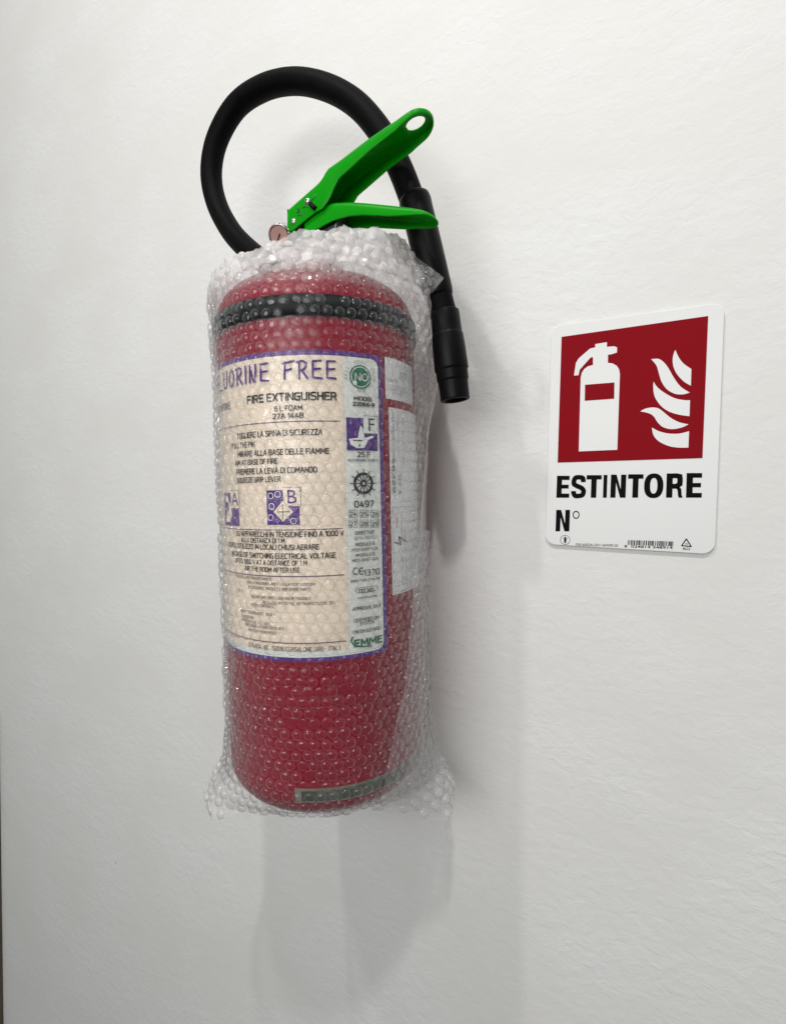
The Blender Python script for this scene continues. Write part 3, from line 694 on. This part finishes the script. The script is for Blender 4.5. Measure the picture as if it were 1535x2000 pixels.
# class pictograms A, B, F
def icon(x0, x1, y0, y1, letter, kind):
    ua, va = cyl(x0, (y0+y1)/2); ub, _ = cyl(x1, (y0+y1)/2); vt = cyl((x0+x1)/2, y0)[1]; vb = cyl((x0+x1)/2, y1)[1]
    if kind == 'A': ub = cyl(470, 990)[0]; ua = ub - .0225
    W_, H_ = ub - ua, vt - vb
    P = lambda x, y: (ua + x*W_, vb + y*H_)
    root = obj('pictogram', lay(poly2d([rrect(*P(0, 0), *P(.98, .93))]), T1), 'ink_purple', LB)
    bgm = 'label_white' if kind == 'F' else 'cream'
    obj('pictogram_field', lay(poly2d([rrect(*P(.52, .5), *P(1.02, 1.0))]), T1 + .0001), bgm, LB)
    x0_, y0_ = P(.52, .5); x1_, y1_ = P(1.02, 1.0)
    obj('pictogram_frame', lay(strokes2d([[(x0_, y1_), (x1_, y1_), (x1_, y0_)]], .0003), T1 + .0002), 'ink_brown', LB)
    b = text2d(letter, .0); xs = [v.co.x for v in b.verts]; sc = .36*H_/cap(); mx = (min(xs)+max(xs))/2
    for v in b.verts: v.co = (P(.78, 0)[0] + (v.co.x - mx)*sc, P(0, .57)[1] + v.co.y*sc, 0)
    obj('pictogram_letter', lay(b, T1 + .0002, .003), 'ink' if kind == 'F' else 'ink_purple', LB)
    lo = []
    if kind == 'B': lo = [[P(.5, .08), P(.80, .35), P(.5, .64), P(.22, .35)]]
    if kind == 'F': lo = [[P(.06, .32), P(.12, .16), P(.3, .06), P(.52, .07), P(.62, .22), P(.66, .30), P(.84, .38), P(.82, .44), P(.55, .36), P(.5, .62), P(.42, .72), P(.36, .5), P(.34, .36)]]
    if kind == 'A': lo = [[P(.15, .1), P(.45, .1), P(.6, .3), P(.5, .6), P(.35, .75), P(.38, .45), P(.2, .35)], circ(*P(.25, .75), .0025)]
    obj('pictogram_shape', lay(poly2d(lo), T1 + .00015, .003), bgm, LB)
    if kind == 'B':
        obj('pictogram_shape', lay(strokes2d([[P(.5, .16), P(.5, .55)], [P(.36, .35), P(.68, .35)]], .0005), T1 + .0003), 'ink', LB)
        for (a_, b_) in ((.14, .78), (.36, .82), (.16, .50), (.12, .2), (.8, .1)):
            bb = bmesh.new(); q = P(a_, b_); ring2d(bb, q[0], q[1], .0017, .0022, 18); obj('pictogram_bubble', lay(bb, T1 + .0002), 'label_white', LB)
    if kind == 'F':
        obj('pictogram_shape', lay(strokes2d([[P(.2, .28), P(.46, .28)], [P(.36, .12), P(.4, .17)]], .0007), T1 + .0003), 'ink', LB)
icon(415, 470, 958, 1025, 'A', 'A'); icon(523, 587, 952, 1025, 'B', 'B'); icon(676, 736, 812, 880, 'F', 'F')
# side column
q = cyl(703, 737)
bm = poly2d([circ(q[0], q[1], .0080, 36)]); obj('badge', lay(bm, T1, .003), 'ink_green', LB)
bm = bmesh.new(); ring2d(bm, q[0], q[1], .0064, .0069); obj('badge_ring', lay(bm, T1 + .0001), 'label_white', LB)
bm = text2d('NO', .0); xs = [v.co.x for v in bm.verts]; sc = .0052/cap()
for v in bm.verts: v.co = (q[0] + .0007 + (v.co.x - (min(xs)+max(xs))/2)*sc*.85, q[1] - .0026 + v.co.y*sc, 0)
obj('badge_text', lay(bm, T1 + .0001, .003), 'label_white', LB)
bm = poly2d([circ(q[0] - .0042, q[1] - .0042, .0015, 16)]); obj('badge_dot', lay(bm, T1 + .00015), 'label_white', LB)
def arc_text(s, c, r, a_mid, da, size, m):
    for i, ch in enumerate(s):
        a = R_(a_mid - da*(i - (len(s)-1)/2)); b = text2d(ch); xs = [v.co.x for v in b.verts]
        if not xs: b.free(); continue
        mx = (min(xs)+max(xs))/2; sc = size/cap(); ca, sa = math.cos(a - math.pi/2), math.sin(a - math.pi/2)
        for v in b.verts:
            x, y = (v.co.x - mx)*sc, v.co.y*sc + r; v.co = (c[0] + x*ca - y*sa, c[1] + x*sa + y*ca, 0)
        obj('badge_letter', lay(b, T1), m, LB)
arc_text('PFAS', q, .0094, 90, 13, .0019, 'ink_grey'); arc_text('FREE', q, .0094, 168, 13, .0019, 'ink_grey'); arc_text('FOAM', q, .0094, 15, 13, .0019, 'ink_grey')
line('0 %', 712, 767, 7, 699, m='ink_grey', bold=0)
line('MODEL', 727, 785, 8, 691, bold=.03); line('22066-9', 729, 796, 8, 689, bold=.03)
line('25 F', 721, 893, 10, 698, bold=.012); line('ACCORDING TO EN 3', 736, 902, 5, 679, m='ink_brown', bold=.01)
qw = cyl(709, 944); bm = bmesh.new()
ring2d(bm, *qw, .0056, .0074); ring2d(bm, *qw, .0011, .0024, 20); obj('wheel_mark', lay(bm, T1, .003), 'ink', LB)
sp_ = []
for k in range(12):
    a = 2*math.pi*k/12; sp_.append([(qw[0] + .0024*math.cos(a), qw[1] + .0024*math.sin(a)), (qw[0] + .0096*math.cos(a), qw[1] + .0096*math.sin(a))])
obj('wheel_spokes', lay(strokes2d(sp_, .0006, 1e-5), T1 + .0001, .003), 'ink', LB)
line('0497', 728, 990, 13, 692, bold=.008)
for i, s in enumerate(('24', '25', '26', '27', '28', '29')):
    x0 = (681, 702, 723)[i % 3]; y0 = (996, 1015)[i // 3]
    a, b = cyl(x0, y0 + 15), cyl(x0 + 16, y0)
    obj('year_box', lay(strokes2d([[a, (b[0], a[1]), b, (a[0], b[1]), a]], .00028), T1), 'ink_brown', LB)
    line(s, x0 + 14, y0 + 12, 9, x0 + 2, bold=.0)
for s, x0, x1, y, c, m in (('DIRECTIVE', 693, 729, 1042, 7, 'ink_brown'), ('2014/90/EU', 691, 733, 1051, 6, 'ink_grey'), ('MODULE B', 694, 730, 1064, 7, 'ink_brown'), ('MED-0497-1.24', 687, 736, 1073, 6, 'ink_brown'),
                       ('MODULE D', 694, 730, 1084, 6, 'ink_brown'), ('MED-0497-D24', 687, 737, 1093, 6, 'ink_brown'), ('DIRECTIVE 2014/68', 684, 740, 1131, 5, 'ink_brown'),
                       ('1370', 739, 739, 1121, 12, 'ink'), ('CERTIFICATION', 698, 734, 1165, 4, 'ink_brown'), ('APPROVAL EN 3', 688, 741, 1185, 7, 'ink_brown'), ('CERTIFIED QM', 691, 738, 1208, 7, 'ink_brown'),
                       ('SYSTEM', 702, 729, 1217, 7, 'ink_brown'), ('UNI EN ISO 9001', 689, 741, 1229, 7, 'ink_brown')):
    if s == '1370': line(s, 739, y, c, 710, m=m, bold=0); continue
    line(s, x1, y, c, x0, m=m, bold=.012)
for cxp in (694, 705):                        # the two round letters of the conformity mark
    qq = cyl(cxp, 1115); pts = [(qq[0] + .0019*math.cos(R_(a)), qq[1] + .0022*math.sin(R_(a))) for a in range(60, 301, 24)]
    ls = [pts] + ([[(qq[0] - .0017, qq[1]), (qq[0] + .0006, qq[1])]] if cxp == 705 else [])
    obj('conformity_mark', lay(strokes2d(ls, .0007), T1), 'ink', LB)
a, b = cyl(693, 1158), cyl(736, 1143); lp = rrect(a[0], a[1], b[0], b[1], .0022); obj('approval_oval', lay(strokes2d([lp + [lp[0]]], .0003, 1e-6), T1), 'ink_brown', LB)
line('Tecno', 728, 1155, 8, 699, m='ink_brown', bold=.02)
line('EMME', 744, 1254, 15, 692, m='ink_green', bold=.026)
sw_ = [cyl(*p) for p in ((688, 1244), (685, 1251), (689, 1258), (703, 1262), (724, 1261))]
obj('swoosh', lay(strokes2d([sw_], .0009), T1), 'ink_green', LB)
# ---- two white stickers beside the label
def rect_px(u0, u1, v0, v1, off, m, name): return obj(name, lay(poly2d([rrect(u0, v0, u1, v1, .0008)]), off), m, FE, True)
va = cyl(752, 697)[1]; vb = cyl(756, 779)[1]; vc = cyl(758, 795)[1]; vd = cyl(765, 1163)[1]
S1 = rect_px(.0985, .139, vb, va, PT*1.4, 'sticker', 'sticker'); S1['label'] = 'small white printed sticker above the long one'
S2 = rect_px(.1012, .152, vd, vc, PT*1.4, 'sticker', 'sticker'); S2['label'] = 'long white service sticker with sideways writing'
def st_line(par, s, u, v, h, ln, m, vert=False, bold=0, up=False):
    b, wd_ = print2d(s, .12); sy = h; sx = ln/wd_
    for q in b.verts:
        x, y = q.co.x*sx, q.co.y*sy
        q.co = (u + y, v - x, q.co.z) if vert else (u + x, v + y, q.co.z)
    obj('print_line', lay(b, PT*3, .003), m, par)
for k, (s, l) in enumerate((('EMME 22066', .009), ('lot 0223', .007), ('6 L', .004))): st_line(S1, s, .116, va - .009 - k*.003, .0014, l, 'ink_grey')
for k in range(3): st_line(S1, 'serial no. 01 2023 00', .106, vb + .009 - k*.0024, .0012, .016, 'ink_grey')
st_line(S1, 'data', .103, vb + .0125, .0017, .008, 'ink_brown')
st_line(S2, 'MANUTENZIONE ESTINTORE', .1045, vc - .004, .0018, .034, 'ink_blue', True)
st_line(S2, 'controllo  revisione  collaudo', .1105, vc - .006, .0014, .030, 'ink_grey', True)
st_line(S2, 'data  firma  note  timbro', .1165, vc - .006, .0014, .034, 'ink_grey', True)
st_line(S2, '46229', .1035, vc - .036, .0030, .024, 'ink', True); st_line(S2, '07 4', .1105, vc - .048, .0026, .014, 'ink_brown', True)
st_line(S2, 'COMBUR', .1065, vd + .058, .0018, .010, 'ink_red', True); st_line(S2, 'ESTINGUENTE', .1125, vd + .057, .0014, .017, 'ink_red', True)
st_line(S2, 'MATRICOLA N', .1165, vd + .048, .0016, .016, 'ink_brown', True); st_line(S2, 'PESO  kg 6', .1125, vd + .026, .0017, .020, 'ink_brown', True)
st_line(S2, 'ANNO  2023', .1175, vd + .026, .0015, .018, 'ink_grey', True)
fr = [(.1030, vd + .006), (.1030, vd + .063), (.128, vd + .063)]
obj('print_frame', lay(strokes2d([fr], .0003), PT*3), 'ink_grey', S2); obj('print_frame', lay(strokes2d([[(.1030, vd + .006), (.128, vd + .006)]], .0003), PT*3), 'ink_grey', S2)
obj('handwriting', lay(strokes2d([[cyl(*p_) for p_ in ((770, 1059), (782, 1064), (777, 1048), (792, 1058))]], .0009), PT*3), 'ink', S2)
# ---- grey-green strip near the base
bm = poly2d([rrect(.0255, -.2600, .150, -.2495, .0004)])
for a_ in (-.2575, -.255, -.2525): bmesh.ops.bisect_plane(bm, geom=bm.verts[:] + bm.edges[:] + bm.faces[:], plane_co=(0, a_, 0), plane_no=(0, 1, 0))
o = obj('base_strip', lay(bm, PT), 'strip_tape', FE, True)
bm = poly2d([rrect(.0300, -.2585, .116, -.2512, .0010)])
for a_ in (-.2565, -.255, -.2530): bmesh.ops.bisect_plane(bm, geom=bm.verts[:] + bm.edges[:] + bm.faces[:], plane_co=(0, a_, 0), plane_no=(0, 1, 0))
obj('dark_print', lay(bm, PT*2.4), 'strip', o, True); o['label'] = 'dark grey-green strip near the base'

# ================================================================== the bubble wrap
BW = thing('bubble_wrap', 'clear bubble wrap bag pulled round the red extinguisher body', 'bubble wrap', MW)
def lerp_tab(tab, x):
    if x <= tab[0][0]: return tab[0][1]
    for (x0, y0), (x1, y1) in zip(tab, tab[1:]):
        if x <= x1: t = (x - x0)/(x1 - x0); t = t*t*(3 - 2*t); return y0 + (y1 - y0)*t
    return tab[-1][1]
DR = [(-.312, .026), (-.29, .018), (-.272, .007), (-.238, .0015), (-.196, .0005), (-.133, .0005), (-.07, .001), (-.007, .004), (.023, .009), (.056, .016), (.077, .021), (.098, .024), (.1235, .017), (.145, .006)]
DL = [(-.30, .013), (-.287, .019), (-.272, .012), (-.257, .003), (-.224, .0), (-.145, .0), (.03, .0), (.074, .001), (.11, .004), (.14, .004)]
HT = [(-180, .120), (-120, .120), (-70, .119), (-45, .117), (0, .1155), (20, .1185), (37, .1245), (60, .133), (80, .1375), (120, .146), (150, .140), (180, .125)]
HBT = [(-180, -.276), (-100, -.284), (-60, -.291), (-45, -.293), (-20, -.285), (0, -.2795), (60, -.2805), (85, -.293), (105, -.308), (120, -.309), (145, -.290), (180, -.276)]
def dang(a, b): return (a - b + 180) % 360 - 180
def gauss(x, s): return math.exp(-.5*(x/s)**2)
def nz(p, s): return noise.noise(Vector(p)*s)
def hspan(ph):
    j = nz((math.cos(R_(ph))*3, math.sin(R_(ph))*3, 5), 3.1)*.0022 + nz((math.cos(R_(ph))*9, math.sin(R_(ph))*9, 9), 4.1)*.0012
    return lerp_tab(HBT, ph) + j, lerp_tab(HT, ph) + j*1.3
LOOSE = [0]
def wrap_pt(ph, h, extra=0):
    """point of the wrap sheet at angle ph (deg) and height h, extinguisher frame"""
    cR, cL = dang(ph, 120), dang(ph, -47)
    gR = gauss(cR, 20 if cR < 0 else 28); gL = gauss(cL, 24)
    hh = max(h, HB + .0005)
    rad = radh(min(hh, .085)) if h < .09 else None
    if rad is None: rad = RB
    if h > .085: rad = RB - .011*min(1, (h - .085)/.05)**1.2
    if h < HB + .02:                          # ears keep the full width below the rounded base
        k = min(1, gR*1.25 + gL*1.25); rad = rad + (RB - rad)*k
    dR = lerp_tab(DR, h)*gR; dL = lerp_tab(DL, h)*gL
    loose = min(1, max(0, dR + dL - .004)/.016 + max(0, (h - .088)/.02))
    LOOSE[0] = loose
    c, s = math.cos(R_(ph)), math.sin(R_(ph))
    q = (c*rad, s*rad, h)
    fold = nz((c*.08, s*.08, h*.35), 38)*.0009 + nz((c*.08, s*.08, h), 110)*.0005
    fold += loose*(nz((c*.08, s*.08, h*.5 + 3), 55)*.0042 + nz((c*.08, s*.08, h + 7), 150)*.0026)
    r = rad + .0014 + max(-.0012, dR + dL + fold) + extra
    p = Vector((r*s, -r*c, h - HB))
    wy = (MW @ p).y
    if wy > -.0035: p.y -= (wy + .0035)
    return p
NP, NH = 260, 190
def set_crumple(me, vals):
    at = me.attributes.new('crumple', 'FLOAT', 'POINT')
    for i, x in enumerate(vals): at.data[i].value = x
v = []; f = []; cv = []
for i in range(NP):
    ph = -180 + 360*i/NP; a_, b_ = hspan(ph)
    for j in range(NH + 1):
        v.append(wrap_pt(ph, a_ + (b_ - a_)*j/NH)); cv.append(LOOSE[0]*(.7 + .6*nz(v[-1], 60)))
for i in range(NP):
    for j in range(NH):
        a0 = i*(NH+1) + j; b0 = ((i+1) % NP)*(NH+1) + j; f.append((a0, b0, b0+1, a0+1))
fm = pyme('film', v, f); set_crumple(fm, cv); obj('film', fm, 'film', BW, True)
# the mouth of the bag: a creased inner layer tucked in round the valve
v = []; f = []; cv = []; n1, n2 = 200, 40
for i in range(n1):
    ph = -180 + 360*i/n1; c_, s_ = math.cos(R_(ph)), math.sin(R_(ph)); top = hspan(ph)[1] - .001
    gR = gauss(dang(ph, 112), 30)
    for j in range(n2 + 1):
        t = j/n2; h = .104 + (top - .104)*t
        r = RB - .006 - .010*t + gR*.012 + .004*nz((c_*.08, s_*.08, h), 70) + .0035*nz((c_*.08, s_*.08, h + 4), 170)
        p = Vector((r*s_, -r*c_, h - HB)); wy = (MW @ p).y
        if wy > -.005: p.y -= wy + .005
        v.append(p); cv.append(1.0 + .5*nz(p, 80))
for i in range(n1):
    for j in range(n2): a0 = i*(n2+1) + j; b0 = ((i+1) % n1)*(n2+1) + j; f.append((a0, b0, b0+1, a0+1))
fm = pyme('tucked_mouth', v, f); set_crumple(fm, cv); obj('tucked_mouth', fm, 'film', BW, True)
# bubble: flat-topped cushion with steep sides
def bubble_geo(seg=12):
    pr = [(1, 0), (.975, .34), (.88, .64), (.70, .86), (.42, .97), (.0, 1)]
    v = []; f = []
    for r, z in pr[:-1]:
        for k in range(seg): a = 2*math.pi*k/seg; v.append(Vector((r*math.cos(a), r*math.sin(a), z)))
    v.append(Vector((0, 0, 1))); n = len(pr) - 1
    for i in range(n - 1):
        for k in range(seg): f.append((i*seg + k, i*seg + (k+1) % seg, (i+1)*seg + (k+1) % seg, (i+1)*seg + k))
    for k in range(seg): f.append(((n-1)*seg + k, (n-1)*seg + (k+1) % seg, n*seg))
    return v, f
bv, bf = bubble_geo()
BR, BH, DS, DV = .0040, .0031, .0083, .0072
rb = random.Random(11); mats = []
def put_bubbles(span0, span1, hfun, surf, lo_, hi_):
    row = 0; h = lo_
    while h < hi_:
        dphi = math.degrees(DS/(RB + .0035)); ph = span0 + (dphi/2 if row % 2 else 0) + 2.5*nz((0, 0, h), 18)
        while ph < span1:
            hh = h + .0012*nz((math.cos(R_(ph)), math.sin(R_(ph)), h*9), 2.2) + rb.gauss(0, .00018)
            pp = ph + rb.gauss(0, .12)
            a_, b_ = hfun(pp)
            if a_ + .003 < hh < b_ - .003:
                p = surf(pp, hh); lo1 = LOOSE[0]; du = surf(pp + 1.2, hh) - surf(pp - 1.2, hh); dv = surf(pp, hh + .0018) - surf(pp, hh - .0018)
                n = du.cross(dv)
                if n.length > 1e-12:
                    n.normalize(); x = du.normalized(); y = n.cross(x).normalized(); x = y.cross(n)
                    s = rb.uniform(.93, 1.04); sz = rb.choice((1, 1, 1, 1, .95, .9, .85, .7, .45, .2))*rb.uniform(.85, 1.1)
                    if lo1 > .35:             # squeezed and tilted where the sheet is creased
                        k = min(1, (lo1 - .35)*1.6); s *= 1 - .22*k*rb.random(); sz *= 1 - k*rb.uniform(.15, .8)
                        n = (n + (x*rb.gauss(0, .28) + y*rb.gauss(0, .28))*k).normalized(); y = n.cross(x).normalized(); x = y.cross(n)
                    m = Matrix(((x.x*BR*s, y.x*BR*s, n.x*BH*sz, p.x), (x.y*BR*s, y.y*BR*s, n.y*BH*sz, p.y), (x.z*BR*s, y.z*BR*s, n.z*BH*sz, p.z), (0, 0, 0, 1)))
                    mats.append((m, p, n, lo1))
            ph += dphi
        h += DV; row += 1
put_bubbles(-180, 179, hspan, wrap_pt, -.312, .150)
# second layer: the overlapping end of the wrap, its free edge running slantwise down the right
def flap_span(ph):
    e = (ph - 62)/50.
    lo = lerp_tab(HBT, ph) + .006
    return lo, max(lo, -.262 + 3.2*max(0, e)*.05 + .12*max(0, e)**1.5 + .016*nz((ph*.05, 2, 1), 1.6) + .007*nz((ph*.2, 5, 1), 1.7))
def flap_pt(ph, h): return wrap_pt(ph, h, .0046)
v = []; f = []; n1, n2 = 60, 50
for i in range(n1 + 1):
    ph = 62 + 72*i/n1; a_, b_ = flap_span(ph)
    for j in range(n2 + 1): v.append(flap_pt(ph, a_ + (b_ - a_)*j/n2))
for i in range(n1):
    for j in range(n2): a0 = i*(n2+1) + j; b0 = a0 + n2 + 1; f.append((a0, b0, b0+1, a0+1))
fm = pyme('overlap_flap', v, f)
set_crumple(fm, [(.06 + .10*max(0, nz(v[i*(n2+1) + j], 45)) + (.14 if j > n2 - 5 else 0)) for i in range(n1 + 1) for j in range(n2 + 1)])
obj('overlap_flap', fm, 'film', BW, True)
put_bubbles(62, 134, flap_span, flap_pt, -.30, -.08)
# corner of the wrap lying over the hose
cn = [(800, 492), (868, 543), (842, 573), (812, 545)]
cl3 = [L(onY(x, y, Y)) for (x, y), Y in zip(cn, (-.104, -.097, -.099, -.108))]
v = []; f = []
for i in range(13):
    for j in range(13):
        s, t = i/12, j/12; p = (cl3[0]*(1-s) + cl3[1]*s)*(1-t) + (cl3[3]*(1-s) + cl3[2]*s)*t
        v.append(p + Vector((0, -1, 0))*.0012*nz(p, 90))
for i in range(12):
    for j in range(12): a0 = i*13 + j; f.append((a0, a0+1, a0+14, a0+13))
fm = pyme('corner_flap', v, f); set_crumple(fm, [.16 + .3*max(0, nz(p, 120)) for p in v]); obj('corner_flap', fm, 'film', BW, True)
nn_ = (cl3[1] - cl3[0]).cross(cl3[3] - cl3[0]).normalized()
if nn_.y > 0: nn_ = -nn_
for s, t in ((.82, .62), (.55, .3), (.5, .75), (.25, .5)):
    p = (cl3[0]*(1-s) + cl3[1]*s)*(1-t) + (cl3[3]*(1-s) + cl3[2]*s)*t; x = nn_.orthogonal().normalized(); y = nn_.cross(x)
    m = Matrix(((x.x*BR, y.x*BR, nn_.x*BH, p.x), (x.y*BR, y.y*BR, nn_.y*BH, p.y), (x.z*BR, y.z*BR, nn_.z*BH, p.z), (0, 0, 0, 1))); mats.append((m, p, nn_, 0))
# the 300 bubbles that show largest are parts of their own, the rest one mesh
camL = L(CAM)
def shown(it):
    d = camL - it[1]; return d.normalized().dot(it[2])/d.length_squared
mats.sort(key=shown, reverse=True)
bme = pyme('bubble', bv, bf); bme.materials.append(M['bubble'])
for p in bme.polygons: p.use_smooth = True
for m, p, n, c in mats[:300]:
    o = bpy.data.objects.new('bubble', bme); COL.objects.link(o); o.parent = BW; o.matrix_local = m
v = []; f = []; cv = []
for m, p, n, c in mats[300:]:
    cv += [c]*len(bv); k = len(v); v += [m @ q for q in bv]; f += [tuple(k + i for i in q) for q in bf]
sm = pyme('small_bubbles', v, f); set_crumple(sm, cv)
o = obj('small_bubbles', sm, 'bubble', BW, True, 'stuff')
print('bubbles', len(mats))
